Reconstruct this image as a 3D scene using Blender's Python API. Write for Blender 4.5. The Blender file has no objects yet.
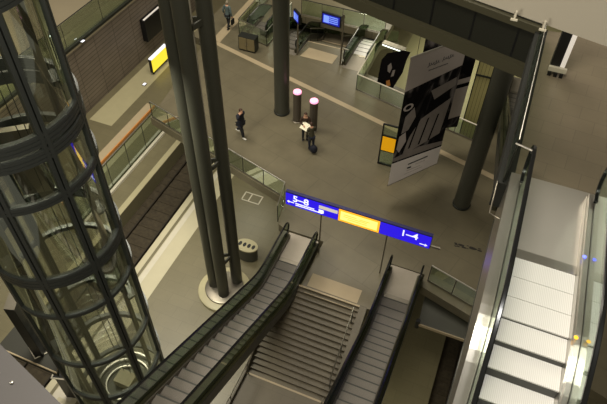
import bpy, math, random
from mathutils import Vector, Matrix
random.seed(7)
C = bpy.context.scene.collection
PI = math.pi
cos, sin = math.cos, math.sin
T30 = math.tan(math.radians(30))

# ------------------------------------------------------------------ materials
def lin(c):
    return tuple(((v/255)/12.92 if v/255 <= .04045 else ((v/255+.055)/1.055)**2.4) for v in c) + (1,)

def mat(name, rgb, rough=.6, metal=0., var=.0, scale=4., bump=0., spec=.5, emit=None, estr=0.):
    m = bpy.data.materials.new(name); m.use_nodes = True
    nt = m.node_tree; b = nt.nodes['Principled BSDF']
    b.inputs['Base Color'].default_value = lin(rgb)
    b.inputs['Roughness'].default_value = rough
    b.inputs['Metallic'].default_value = metal
    b.inputs['Specular IOR Level'].default_value = spec
    if emit:
        b.inputs['Emission Color'].default_value = lin(emit); b.inputs['Emission Strength'].default_value = estr
    if var or bump:
        tc = nt.nodes.new('ShaderNodeTexCoord'); n = nt.nodes.new('ShaderNodeTexNoise')
        n.inputs['Scale'].default_value = scale; n.inputs['Detail'].default_value = 5
        nt.links.new(tc.outputs['Object'], n.inputs['Vector'])
        if var:
            mx = nt.nodes.new('ShaderNodeMix'); mx.data_type = 'RGBA'
            c = lin(rgb)
            mx.inputs[6].default_value = tuple(v*(1-var) for v in c[:3])+(1,)
            mx.inputs[7].default_value = tuple(min(1, v*(1+var)) for v in c[:3])+(1,)
            nt.links.new(n.outputs['Fac'], mx.inputs[0]); nt.links.new(mx.outputs[2], b.inputs['Base Color'])
        if bump:
            bp = nt.nodes.new('ShaderNodeBump'); bp.inputs['Strength'].default_value = bump
            nt.links.new(n.outputs['Fac'], bp.inputs['Height']); nt.links.new(bp.outputs['Normal'], b.inputs['Normal'])
    return m

def tile_mat(name, rgb, joint, w, h, rot=0., rough=.4, jw=.012, var=.08, axes='XY', offset=.5, stain=.15):
    m = bpy.data.materials.new(name); m.use_nodes = True
    nt = m.node_tree; b = nt.nodes['Principled BSDF']; L = nt.links
    tc = nt.nodes.new('ShaderNodeTexCoord'); mp = nt.nodes.new('ShaderNodeMapping')
    L.new(tc.outputs['Object'], mp.inputs['Vector'])
    src = mp.outputs['Vector']
    if axes == 'YZ':
        sp = nt.nodes.new('ShaderNodeSeparateXYZ'); cb = nt.nodes.new('ShaderNodeCombineXYZ')
        L.new(tc.outputs['Object'], sp.inputs[0]); L.new(sp.outputs['Y'], cb.inputs['X']); L.new(sp.outputs['Z'], cb.inputs['Y'])
        L.new(cb.outputs[0], mp.inputs['Vector'])
    mp.inputs['Rotation'].default_value = (0, 0, rot)
    br = nt.nodes.new('ShaderNodeTexBrick')
    br.inputs['Scale'].default_value = 1; br.inputs['Brick Width'].default_value = w; br.inputs['Row Height'].default_value = h
    br.inputs['Mortar Size'].default_value = jw; br.offset = offset
    br.inputs['Mortar Smooth'].default_value = .3
    c = lin(rgb)
    br.inputs['Color1'].default_value = tuple(v*(1-var) for v in c[:3])+(1,)
    br.inputs['Color2'].default_value = tuple(v*(1+var) for v in c[:3])+(1,)
    br.inputs['Mortar'].default_value = lin(joint)
    L.new(src, br.inputs['Vector'])
    n = nt.nodes.new('ShaderNodeTexNoise'); n.inputs['Scale'].default_value = .9; n.inputs['Detail'].default_value = 7
    n.inputs['Roughness'].default_value = .65
    L.new(tc.outputs['Object'], n.inputs['Vector'])
    rg = nt.nodes.new('ShaderNodeMapRange'); rg.inputs[3].default_value = 1-stain; rg.inputs[4].default_value = 1+stain
    rg.inputs[1].default_value = .3; rg.inputs[2].default_value = .7
    L.new(n.outputs['Fac'], rg.inputs[0])
    mx = nt.nodes.new('ShaderNodeMix'); mx.data_type = 'RGBA'; mx.blend_type = 'MULTIPLY'; mx.inputs[0].default_value = 1
    L.new(br.outputs['Color'], mx.inputs[6]); L.new(rg.outputs[0], mx.inputs[7])
    L.new(mx.outputs[2], b.inputs['Base Color'])
    b.inputs['Roughness'].default_value = rough
    return m

def stripe_mat(name, rgb, dark, freq, axis='X', rough=.4, metal=.6):
    m = bpy.data.materials.new(name); m.use_nodes = True
    nt = m.node_tree; b = nt.nodes['Principled BSDF']; L = nt.links
    tc = nt.nodes.new('ShaderNodeTexCoord'); w = nt.nodes.new('ShaderNodeTexWave')
    w.bands_direction = axis; w.inputs['Scale'].default_value = freq
    L.new(tc.outputs['Object'], w.inputs['Vector'])
    mx = nt.nodes.new('ShaderNodeMix'); mx.data_type = 'RGBA'
    mx.inputs[6].default_value = lin(dark); mx.inputs[7].default_value = lin(rgb)
    L.new(w.outputs['Fac'], mx.inputs[0]); L.new(mx.outputs[2], b.inputs['Base Color'])
    b.inputs['Roughness'].default_value = rough; b.inputs['Metallic'].default_value = metal
    return m

def glass_mat(name, tint, gloss=.10, rough=.03):
    m = bpy.data.materials.new(name); m.use_nodes = True
    nt = m.node_tree; L = nt.links
    nt.nodes.remove(nt.nodes['Principled BSDF'])
    out = nt.nodes['Material Output']
    tr = nt.nodes.new('ShaderNodeBsdfTransparent'); tr.inputs['Color'].default_value = lin(tint)
    gl = nt.nodes.new('ShaderNodeBsdfGlossy'); gl.inputs['Roughness'].default_value = rough
    gl.inputs['Color'].default_value = (.9, 1, .95, 1)
    fr = nt.nodes.new('ShaderNodeFresnel'); fr.inputs['IOR'].default_value = 1.5
    ad = nt.nodes.new('ShaderNodeMath'); ad.operation = 'ADD'; ad.inputs[1].default_value = gloss; ad.use_clamp = True
    fm = nt.nodes.new('ShaderNodeMath'); fm.operation = 'MULTIPLY'; fm.inputs[1].default_value = .38
    L.new(fr.outputs[0], fm.inputs[0]); L.new(fm.outputs[0], ad.inputs[0])
    mx = nt.nodes.new('ShaderNodeMixShader')
    L.new(ad.outputs[0], mx.inputs[0]); L.new(tr.outputs[0], mx.inputs[1]); L.new(gl.outputs[0], mx.inputs[2])
    L.new(mx.outputs[0], out.inputs['Surface'])
    return m

HR = math.radians(16)
M = dict(
 deck=tile_mat('hall_granite', (101,94,75), (88,82,65), 2.4, 1.2, HR, .36, .014, .04, stain=.12),
 plat=tile_mat('platform_granite', (114,107,82), (100,94,73), 1.2, .6, 0, .40, .008, .03, stain=.08),
 upper=tile_mat('upper_granite', (126,115,97), (111,101,85), .62, .42, HR*.3, .38, .006, .04, stain=.08),
 wall=tile_mat('brown_tile', (116,105,92), (80,71,62), 1.9, .27, 0, .5, .03, .08, 'YZ', .0),
 tan=mat('tan_paving', (166,150,122), .5, var=.08, scale=3),
 white=mat('white_line', (205,198,180), .5, var=.08, scale=3),
 lightstone=mat('light_stone', (176,168,134), .45, var=.08, scale=2),
 conc=mat('concrete', (96,90,74), .8, var=.12, scale=2),
 walk=mat('walkway_floor', (160,148,124), .5, var=.08, scale=.7),
 ballast=mat('ballast', (62,54,40), .95, var=.7, scale=5, bump=.8),
 rail=mat('rail_steel', (44,37,27), .6, .3),
 sleeper=mat('sleeper', (60,52,38), .95, var=.6, scale=6),
 steel=mat('dark_green_paint', (60,60,51), .40, .0, var=.06, scale=1.2),
 dsteel=mat('dark_steel', (52,54,50), .32, .55, var=.1, scale=3),
 elev=mat('lift_frame_paint', (56,59,57), .40, .25, var=.08, scale=2),
 inox=mat('brushed_stainless', (186,182,174), .30, .95, var=.03, scale=2),
 inoxd=mat('dull_stainless', (128,122,110), .35, .85, var=.08, scale=4),
 rubber=mat('black_rubber', (16,17,17), .22, 0),
 black=mat('black_plastic', (14,15,17), .4),
 beam=mat('dark_olive_fascia', (33,34,25), .55, var=.1, scale=1),
 beamlip=mat('olive_flange', (74,71,53), .5, var=.08, scale=1),
 step=stripe_mat('grooved_step', (124,118,110), (92,87,80), 12, 'X', .55, .3),
 stepl=stripe_mat('bright_grooved_step', (228,226,222), (210,207,202), 12, 'X', .5, .15),
 riser=mat('step_riser', (66,66,62), .5, .4),
 stair=tile_mat('stair_stone', (96,88,72), (84,76,61), .9, .9, 0, .5, .006, .03, stain=.1),
 slab=mat('grey_render', (166,159,144), .7, var=.03, scale=.5),
 sill=mat('grey_sill_metal', (72,69,69), .5, .2, var=.06, scale=3),
 glass=glass_mat('clear_glass', (232,240,228), .03),
 eglass=glass_mat('escalator_glass', (150,165,142), .06),
 lglass=glass_mat('lift_glass', (250,251,246), -.005),
 blue=mat('sign_blue', (20,16,160), .35, emit=(46,22,235), estr=.85),
 bluetop=mat('sign_housing_blue', (22,20,84), .35),
 orange=mat('display_orange', (240,160,30), .4, emit=(255,176,40), estr=1.05),
 orangein=mat('display_yellow_field', (255,215,120), .4, emit=(255,222,120), estr=1.15),
 signwhite=mat('sign_white', (235,235,240), .4, emit=(235,238,255), estr=.9),
 signgrey=mat('sign_white_strip', (215,210,200), .4, emit=(225,215,205), estr=.5),
 screen=mat('screen_blue', (20,30,140), .3, emit=(22,28,190), estr=.55),
 screenl=mat('screen_light', (120,150,240), .3, emit=(120,150,250), estr=.8),
 pink=mat('bollard_lamp', (255,190,205), .4, emit=(255,150,195), estr=1.2),
 yellow=mat('yellow_panel', (235,170,10), .4, emit=(235,165,10), estr=.45),
 yellowl=mat('yellow_lightbox', (235,215,60), .4, emit=(250,225,60), estr=.9),
 lamp=mat('fluorescent', (255,255,245), .4, emit=(240,255,235), estr=3.),
 olivewall=mat('lit_yellow_wall', (164,156,104), .6, var=.1, scale=1.2),  # yellow light of a backlit glass wall put into the base colour
 litfloor=mat('far_platform_lit_tone', (140,135,102), .5, var=.1, scale=.6),  # lamp-lit copy of the platform floor, the brightness put into the colour
 pier=mat('dark_pier', (40,39,30), .7, var=.1, scale=1),
 skin=mat('skin', (196,150,122), .6), hairb=mat('brown_hair', (62,38,24), .6), hairg=mat('grey_hair', (140,130,112), .6),
 navy=mat('navy_suit', (18,20,34), .8, var=.2, scale=12), dark=mat('dark_trousers', (20,21,26), .8),
 jean=mat('dark_jeans', (24,28,44), .8, var=.2, scale=14), olive=mat('olive_jacket', (64,60,42), .8, var=.15, scale=12),
 brownc=mat('brown_coat', (56,38,26), .8, var=.15, scale=12), bluegrey=mat('bluegrey_jacket', (84,98,98), .8, var=.1, scale=10),
 shoe=mat('black_shoe', (16,15,15), .4), shoew=mat('white_shoe', (215,212,205), .5), paper=mat('paper', (236,230,205), .7),
 bgrey=mat('banner_grey', (176,166,162), .6, var=.05, scale=2), bdark=mat('banner_black', (14,13,14), .9, var=.5, scale=1.6, spec=.1),
 bmid=mat('banner_mid', (132,124,120), .6, var=.25, scale=2.5), blight=mat('banner_light', (232,224,222), .6, var=.03, scale=2),
 bink=mat('banner_ink', (46,52,54), .6), orangecap=mat('lit_orange_edge', (196,130,66), .45, var=.1, scale=2),
 cab=mat('cabinet_wood', (120,108,76), .5, var=.1, scale=3), led=mat('led_blue', (90,110,255), .4, emit=(110,120,255), estr=2.), ledy=mat('led_yellow', (255,190,40), .4, emit=(255,185,40), estr=1.2),
 edgestone=mat('platform_edge_stone', (192,184,156), .45, var=.06, scale=2), oliv=mat('olive_decking', (64,62,44), .32, .5, var=.1, scale=2),
 edgedark=mat('dark_floor_edge', (26,27,22), .7), platel=mat('bright_landing_plate', (205,200,192), .34, .7, var=.04, scale=2), skirt=mat('skirt_panel', (104,98,88), .5, .4, var=.08, scale=3),
 plate=mat('brushed_landing_plate', (150,142,130), .48, .55, var=.07, scale=5), bollard=mat('bollard_metal', (84,76,66), .45, .3, var=.06, scale=3),
 stain=mat('dark_stain', (30,27,23), .5, var=.3, scale=5),
)

def picture_mat():
    m = mat('banner_picture', (16,15,16), .9, spec=.1); nt = m.node_tree; b = nt.nodes['Principled BSDF']; L = nt.links
    tc = nt.nodes.new('ShaderNodeTexCoord'); mp = nt.nodes.new('ShaderNodeMapping'); mp.inputs['Rotation'].default_value = (.5,.6,.3); mp.inputs['Scale'].default_value = (1,1,.5)
    n = nt.nodes.new('ShaderNodeTexNoise'); n.inputs['Scale'].default_value = .95; n.inputs['Detail'].default_value = 4; n.inputs['Distortion'].default_value = 1.6
    r = nt.nodes.new('ShaderNodeValToRGB'); e = r.color_ramp.elements
    e[0].position = .46; e[0].color = lin((15,14,15)); e[1].position = .64; e[1].color = lin((120,114,112))
    x = e.new(.53); x.color = lin((44,41,42))
    L.new(tc.outputs['Object'], mp.inputs['Vector']); L.new(mp.outputs[0], n.inputs['Vector']); L.new(n.outputs['Fac'], r.inputs[0]); L.new(r.outputs[0], b.inputs['Base Color'])
    return m
M['bpic'] = picture_mat()

# ------------------------------------------------------------------ mesh builder
class MB:
    def __init__(s): s.v = []; s.f = []
    def add(s, vs, fs):
        n = len(s.v); s.v += [tuple(v) for v in vs]; s.f += [tuple(i+n for i in f) for f in fs]; return s
    def box(s, x0, x1, y0, y1, z0, z1):
        return s.add([(x0,y0,z0),(x1,y0,z0),(x1,y1,z0),(x0,y1,z0),(x0,y0,z1),(x1,y0,z1),(x1,y1,z1),(x0,y1,z1)],
                     [(0,3,2,1),(4,5,6,7),(0,1,5,4),(1,2,6,5),(2,3,7,6),(3,0,4,7)])
    def obox(s, c, u, v, w):
        c, u, v, w = map(Vector, (c, u, v, w))
        P = [c+a*u+b*v+d*w for d in (-1,1) for a, b in ((-1,-1),(1,-1),(1,1),(-1,1))]
        return s.add(P, [(0,3,2,1),(4,5,6,7),(0,1,5,4),(1,2,6,5),(2,3,7,6),(3,0,4,7)])
    def prism(s, poly, z0, z1):
        a = sum(poly[i][0]*poly[(i+1)%len(poly)][1]-poly[(i+1)%len(poly)][0]*poly[i][1] for i in range(len(poly)))
        if a < 0: poly = poly[::-1]
        n = len(poly)
        vs = [(x,y,z0) for x,y in poly]+[(x,y,z1) for x,y in poly]
        fs = [tuple(range(n))[::-1], tuple(range(n,2*n))]+[(i,(i+1)%n,n+(i+1)%n,n+i) for i in range(n)]
        return s.add(vs, fs)
    def slab3(s, quad, n, t):       # a planar polygon given in 3-D thickened by t along n
        q = [Vector(p) for p in quad]; n = Vector(n).normalized()*t; k = len(q)
        return s.add([p for p in q]+[p+n for p in q], [tuple(range(k))[::-1], tuple(range(k,2*k))]+[(i,(i+1)%k,k+(i+1)%k,k+i) for i in range(k)])
    def cyl(s, p0, p1, r0, r1=None, n=16):
        return s.tube([p0, p1], [r0, r0 if r1 is None else r1], n)
    def tube(s, pts, r, n=8):
        pts = [Vector(p) for p in pts]; rs = r if isinstance(r, (list, tuple)) else [r]*len(pts)
        base = len(s.v); d0 = (pts[1]-pts[0]).normalized()
        up = Vector((0,0,1)) if abs(d0.z) < .9 else Vector((1,0,0))
        for i, p in enumerate(pts):
            a = pts[max(i-1,0)]; b = pts[min(i+1,len(pts)-1)]; d = (b-a).normalized()
            x = d.cross(up)
            if x.length < 1e-4: x = d.cross(Vector((0,1,0)))
            x.normalize(); y = x.cross(d)
            for k in range(n):
                t = 2*PI*k/n; s.v.append(tuple(p+rs[i]*(cos(t)*x+sin(t)*y)))
        for i in range(len(pts)-1):
            for k in range(n):
                a = base+i*n+k; b = base+i*n+(k+1)%n; s.f.append((a, a+n, b+n, b))
        s.f.append(tuple(base+k for k in range(n))); e = base+(len(pts)-1)*n
        s.f.append(tuple(e+k for k in range(n))[::-1]); return s
    def ring(s, c, z0, z1, ri, ro, n=64, a0=0, a1=2*PI):
        full = abs(a1-a0-2*PI) < 1e-6; m = n if full else n+1; base = len(s.v)
        for i in range(m):
            t = a0+(a1-a0)*i/n
            for r, z in ((ri,z0),(ro,z0),(ro,z1),(ri,z1)): s.v.append((c[0]+r*cos(t), c[1]+r*sin(t), z))
        for i in range(n):
            for k in range(4):
                a = base+i*4+k; b = base+i*4+(k+1)%4; j = base+((i+1)%m)*4
                s.f.append((a, b, j+(k+1)%4, j+k))
        if not full: s.f += [(base+3,base+2,base+1,base), tuple(base+n*4+k for k in range(4))]
        return s
    def lathe(s, prof, c, n=32):
        base = len(s.v)
        for r, z in prof:
            for k in range(n): s.v.append((c[0]+r*cos(2*PI*k/n), c[1]+r*sin(2*PI*k/n), c[2]+z))
        for i in range(len(prof)-1):
            for k in range(n):
                a = base+i*n+k; b = base+i*n+(k+1)%n; s.f.append((a,b,b+n,a+n))
        s.f.append(tuple(base+k for k in range(n))[::-1]); e = base+(len(prof)-1)*n
        s.f.append(tuple(e+k for k in range(n))); return s
    def ell(s, c, r, n=14, m=10, fn=None):
        base = len(s.v); c = Vector(c)
        for i in range(m+1):
            ph = PI*i/m
            for k in range(n):
                t = 2*PI*k/n; p = Vector((r[0]*sin(ph)*cos(t), r[1]*sin(ph)*sin(t), r[2]*cos(ph)))
                if fn: p = fn(p)
                s.v.append(tuple(c+p))
        for i in range(m):
            for k in range(n):
                a = base+i*n+k; b = base+i*n+(k+1)%n; s.f.append((a, a+n, b+n, b))
        return s
    def mesh(s, me, mtx):
        base = len(s.v)
        s.v += [tuple(mtx @ v.co) for v in me.vertices]
        s.f += [tuple(base+i for i in p.vertices) for p in me.polygons]; return s
    def build(s, name, m, parent=None, smooth=False, bevel=0., origin=None):
        off = Vector(parent['_o']) if parent is not None else Vector(origin or (0,0,0))
        me = bpy.data.meshes.new(name)
        me.from_pydata([tuple(Vector(v)-off) for v in s.v], [], s.f); me.update(); me.validate()
        me.materials.append(m)
        if smooth:
            for p in me.polygons: p.use_smooth = True
            try: me.set_sharp_from_angle(angle=math.radians(42))
            except Exception: pass
        o = bpy.data.objects.new(name, me); C.objects.link(o)
        o['_o'] = tuple(off)
        if parent is not None: o.parent = parent
        else: o.location = off
        if bevel:
            b = o.modifiers.new('bevel', 'BEVEL'); b.width = bevel; b.segments = 2; b.limit_method = 'ANGLE'
        return o

def tag(o, label=None, cat=None, group=None, kind=None):
    if label: o['label'] = label
    if cat: o['category'] = cat
    if group: o['group'] = group
    if kind: o['kind'] = kind
    return o
def thing(name, loc, label, cat, group=None):
    o = bpy.data.objects.new(name, None); C.objects.link(o); o.location = loc; o['_o'] = tuple(loc)
    o.empty_display_size = .2
    return tag(o, label, cat, group)
def struct(name, mb, m, label=None, smooth=False):
    o = mb.build(name, m, smooth=smooth); o['kind'] = 'structure'
    if label: o['label'] = label
    return o
def copy_thing(src, delta, label, group=None):
    c = src.copy(); C.objects.link(c); c.location = Vector(src.location)+Vector(delta); c['label'] = label
    if group: c['group'] = group
    for ch in src.children:
        d = ch.copy(); C.objects.link(d); d.parent = c
        for g in ch.children:
            e = g.copy(); C.objects.link(e); e.parent = d
    return c
def text_mesh(txt, size, extr=.004):
    cu = bpy.data.curves.new('t', 'FONT'); cu.body = txt; cu.size = size; cu.extrude = extr; cu.offset = .006; cu.align_x = 'LEFT'
    cu.resolution_u = 3
    o = bpy.data.objects.new('t', cu); C.objects.link(o)
    dg = bpy.context.evaluated_depsgraph_get(); dg.update()
    me = bpy.data.meshes.new_from_object(o.evaluated_get(dg))
    bpy.data.objects.remove(o); bpy.data.curves.remove(cu); return me

# ------------------------------------------------------------------ levels
PZ, TZ, UZ = -5.0, -5.95, 11.5       # platform, track bed, upper floor (hall floor is 0)
def SY(x): return 17.13-.30*(x+10.34)     # the hall's south edge over the platform
def NY(x): return 25.1-.25*(x+6.72)       # the hall's north edge

# ------------------------------------------------------------------ setting
d = MB()
d.prism([(-15.5,SY(-15.5)),(-7.0,SY(-7)),(-6.72,14.75),(-6.35,14.6),(-4.6,14.6),(-4.6,12.2),(-1.72,12.2),(-1.72,14.6),(-.3,14.6),(-.3,14.0),(9,11.3),(9,NY(9)),(-6.75,NY(-6.75)),(-6.75,28.4),(-17.4,28.4),(-17.4,26.2),(-16.3,25.9)], -.45, 0)
d.prism([(-17.3,28.4),(-12.45,28.4),(-12.45,46),(-17.3,46)], -.45, 0)
d.prism([(-12.45,30.9),(-6.75,30.9),(-6.75,46),(-12.45,46)], -.45, 0)
d.prism([(.25,NY(.25)),(2.4,NY(2.4)),(2.4,29.5),(.25,29.5)], -.45, 0)
struct('floor', d, M['deck'])
struct('floor_platform_middle', MB().box(-13.95,1.4,-6,46,TZ-.1,PZ), M['plat'])
struct('floor_platform_left', MB().box(-23.5,-16.6,-6,46,TZ-.1,PZ), M['plat'])
struct('floor_track_left', MB().box(-16.6,-13.95,-6,46,TZ-.3,TZ), M['ballast'])
struct('floor_track_right', MB().box(1.4,5.0,-6,46,TZ-.3,TZ), M['ballast'])
struct('floor_platform_right', MB().box(5.0,14,-6,46,TZ-.1,PZ), M['plat'])
struct('floor_far', MB().box(-6.7,9,31,60,PZ+.005,PZ+.02), M['litfloor'])
struct('floor_upper', MB().prism([(.87,8.3),(9,8.3),(9,15),(.87,14.0)], UZ-.55, UZ), M['upper'])
struct('trim_15', MB().box(.60,.87,8.3,14.05,UZ-.62,UZ-.01), M['edgedark'])
struct('wall_left', MB().box(-23.9,-23.5,-6,46,PZ,-.62), M['wall'])
struct('floor_walkway', MB().box(-45,-23.42,-6,46,-.62,-.44), M['walk'])
struct('wall_back', MB().box(-45,14,46,46.4,TZ,9), M['conc'])
struct('wall_walkway', MB().box(-45.4,-45,-6,46,-.5,9), M['conc'])
# tan bands and paint lines laid into the floors
trims = []
def band(name, poly, z, m, t=.006):
    o = struct(name, MB().prism(poly, z-.02, z+t), m); return o
bx0, bx1 = -15.9, 9.0
def bandY(x): return 26.06-.284*(x+15.67)
band('trim_1', [(bx0,bandY(bx0)-.16),(bx1,bandY(bx1)-.16),(bx1,bandY(bx1)+.16),(bx0,bandY(bx0)+.16)], 0, M['tan'])
band('trim_2', [(-16.05,26.2),(-15.5,26.2),(-15.7,45),(-16.25,45)], 0, M['tan'])
band('trim_3', [(-4.42,11.98),(-2.34,11.98),(-2.34,12.0),(-4.42,12.0)], -.05, M['tan'])
band('trim_4', [(-13.93,-6),(-12.35,-6),(-12.35,46),(-13.93,46)], PZ, M['edgestone'])
band('trim_5', [(-13.42,-6),(-13.16,-6),(-13.16,46),(-13.42,46)], PZ, M['white'], .012)
band('trim_16', [(-13.62,-6),(-13.47,-6),(-13.47,46),(-13.62,46)], PZ, M['plat'], .010)
band('trim_6', [(-23.0,21.9),(-21.35,21.9),(-21.55,34),(-23.0,34)], PZ, M['lightstone'])  # paler strip along the foot of the left wall
band('trim_7', [(-16.95,-6),(-16.62,-6),(-16.62,30),(-16.95,30)], PZ, M['lightstone'])
fr = MB()
for a in ((-11.15,-10.05,19.45,19.52),(-11.15,-10.05,20.05,20.12),(-11.15,-11.08,19.45,20.12),(-10.12,-10.05,19.45,20.12),(-10.75,-10.68,19.45,20.12)):
    fr.box(*a, PZ-.01, PZ+.008)
struct('trim_8', fr, M['white'])
ln = MB()
ln.prism([(-15.3,19.2),(-14.2,19.2),(-14.2,19.27),(-15.3,19.27)],-.01,.006); ln.prism([(-14.27,19.2),(-14.2,19.2),(-14.15,20.4),(-14.22,20.4)],-.01,.006)
struct('trim_9', ln, M['tan'])
sw = MB()
for i in range(16):
    x = .45+random.random()*1.3; y = 16.5+.12*(x-.5)+random.random()*.2; r = .03+random.random()*.09
    sw.prism([(x+r*(1.6 if k%2 else 1)*cos(k*PI/4), y+.5*r*sin(k*PI/4)) for k in range(8)], -.005, .004+.0004*i)
tag(sw.build('floor_stain', M['stain']), 'dark scuffed stain on the hall floor near the steel escalator', 'stain')
# the tan mats before both flights
for nm, p, lb in (('entrance_mat', [(-4.42,12.28),(-2.36,12.26),(-2.36,12.9),(-4.42,12.92)], 'tan mat at the head of the stairs between the two near escalators'),
              ('entrance_mat', [(-10.67,26.8),(-8.71,26.78),(-8.68,27.68),(-10.5,27.8)], 'tan mat before the far staircase under the blue screens')):
    tag(MB().prism(p, 0.001, .012).build(nm, M['tan'], origin=(p[0][0],p[0][1],0)), lb, 'mat', 'tan mats at the stair heads')
# track left and right: sleepers and rails
def track(x0, label, n0, n1):
    t = thing('railway_track', (x0, 10, TZ), label, 'track', 'tracks beside the platforms')
    for s in (-.72, .72):
        MB().box(x0+s-.035,x0+s+.035,-6,46,TZ,TZ+.16).build('rail', M['rail'], t)
    for k in range(n0, n1):
        y = k*.65
        MB().box(x0-1.2,x0+1.2,y,y+.24,TZ-.05,TZ+.03).build('sleeper', M['sleeper'], t)
track(-15.27, 'railway track in the dark ballast bed left of the grouped columns', 10, 46)
track(2.9, 'railway track in the dark bed at the lower right, under the steel escalator', 8, 40)
# olive beam, fascia of the upper storey
ex, ey = cos(-math.radians(16.8)), sin(-math.radians(16.8))
def beam_pt(x, off=0): return (x - off*ey*0, 14.04 + (x-.58)*ey/ex + off)
b = MB(); pts = [(-14, 0), (.70, 0)]
b.prism([beam_pt(-14,0),beam_pt(.7,0),beam_pt(.7,.5),beam_pt(-14,.5)], 10.5, 11.75)
bo = struct('trim_10', b, M['beam'], )
struct('trim_11', MB().prism([beam_pt(-14,-.22),beam_pt(.7,-.22),beam_pt(.7,.3),beam_pt(-14,.3)], 10.18, 10.5), M['beamlip'])
seam = MB()
for k in range(12):
    x = .2-k*1.15; p = beam_pt(x,-.012); q = beam_pt(x+.05,-.012); r_ = beam_pt(x+.05,.01); s_ = beam_pt(x,.01)
    seam.prism([p,q,r_,s_], 10.52, 11.7)
struct('trim_12', seam, M['black'])
struct('trim_13', MB().prism([beam_pt(-14,-.16),beam_pt(.7,-.16),beam_pt(.7,.1),beam_pt(-14,.1)], 11.42, 11.6), M['beamlip'])
# slab fascia of the gallery above and ledge by the camera
def sy(x): return 7.72-.28*x
struct('wall_gallery', MB().prism([(-2.5,sy(-2.5)),(7,sy(7)),(7,sy(7)+.35),(-2.5,sy(-2.5)+.35)], 15.0, 16.9), M['slab'])
def ly(x): return .17-.288*x
struct('floor_gallery', MB().prism([(-6,ly(-6)),(2.5,ly(2.5)),(2.5,-2.5),(-6,-2.5)], 16.95, 17.2), M['sill'])
for k,(x,y) in enumerate(((-1.22,.455),(-1.155,.445),(-1.19,.42))):
    tag(MB().lathe([(.006,0),(.006,.003),(.003,.005)], (x,y,17.2), 12).build('screw_cap', M['inox'], smooth=True, origin=(x,y,17.2)), 'small bright screw cap on the grey ledge at the lower left', 'screw', 'screw caps on the grey ledge')
# glass clamps on the lower edge of the gallery fascia
for x, lb in ((.02,'left of the two steel glass clamps on the pale gallery edge'),(.40,'right of the two steel glass clamps on the pale gallery edge')):
    y = sy(x)-.02; t = thing('glass_clamp', (x,y,15.0), lb, 'clamp', 'glass clamps on the gallery edge')
    MB().cyl((x,y-.10,15.02),(x,y+.06,15.02),.022,n=10).build('bolt', M['inox'], t, True)
    MB().obox((x,y-.12,15.05),(.012,0,0),(0,.012,0),(.0,0,.07)).build('arm', M['white'], t)
    MB().obox((x,y-.13,15.0),(.045,0,0),(0,.012,0),(0,0,.012)).build('cross_arm', M['white'], t)

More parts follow.
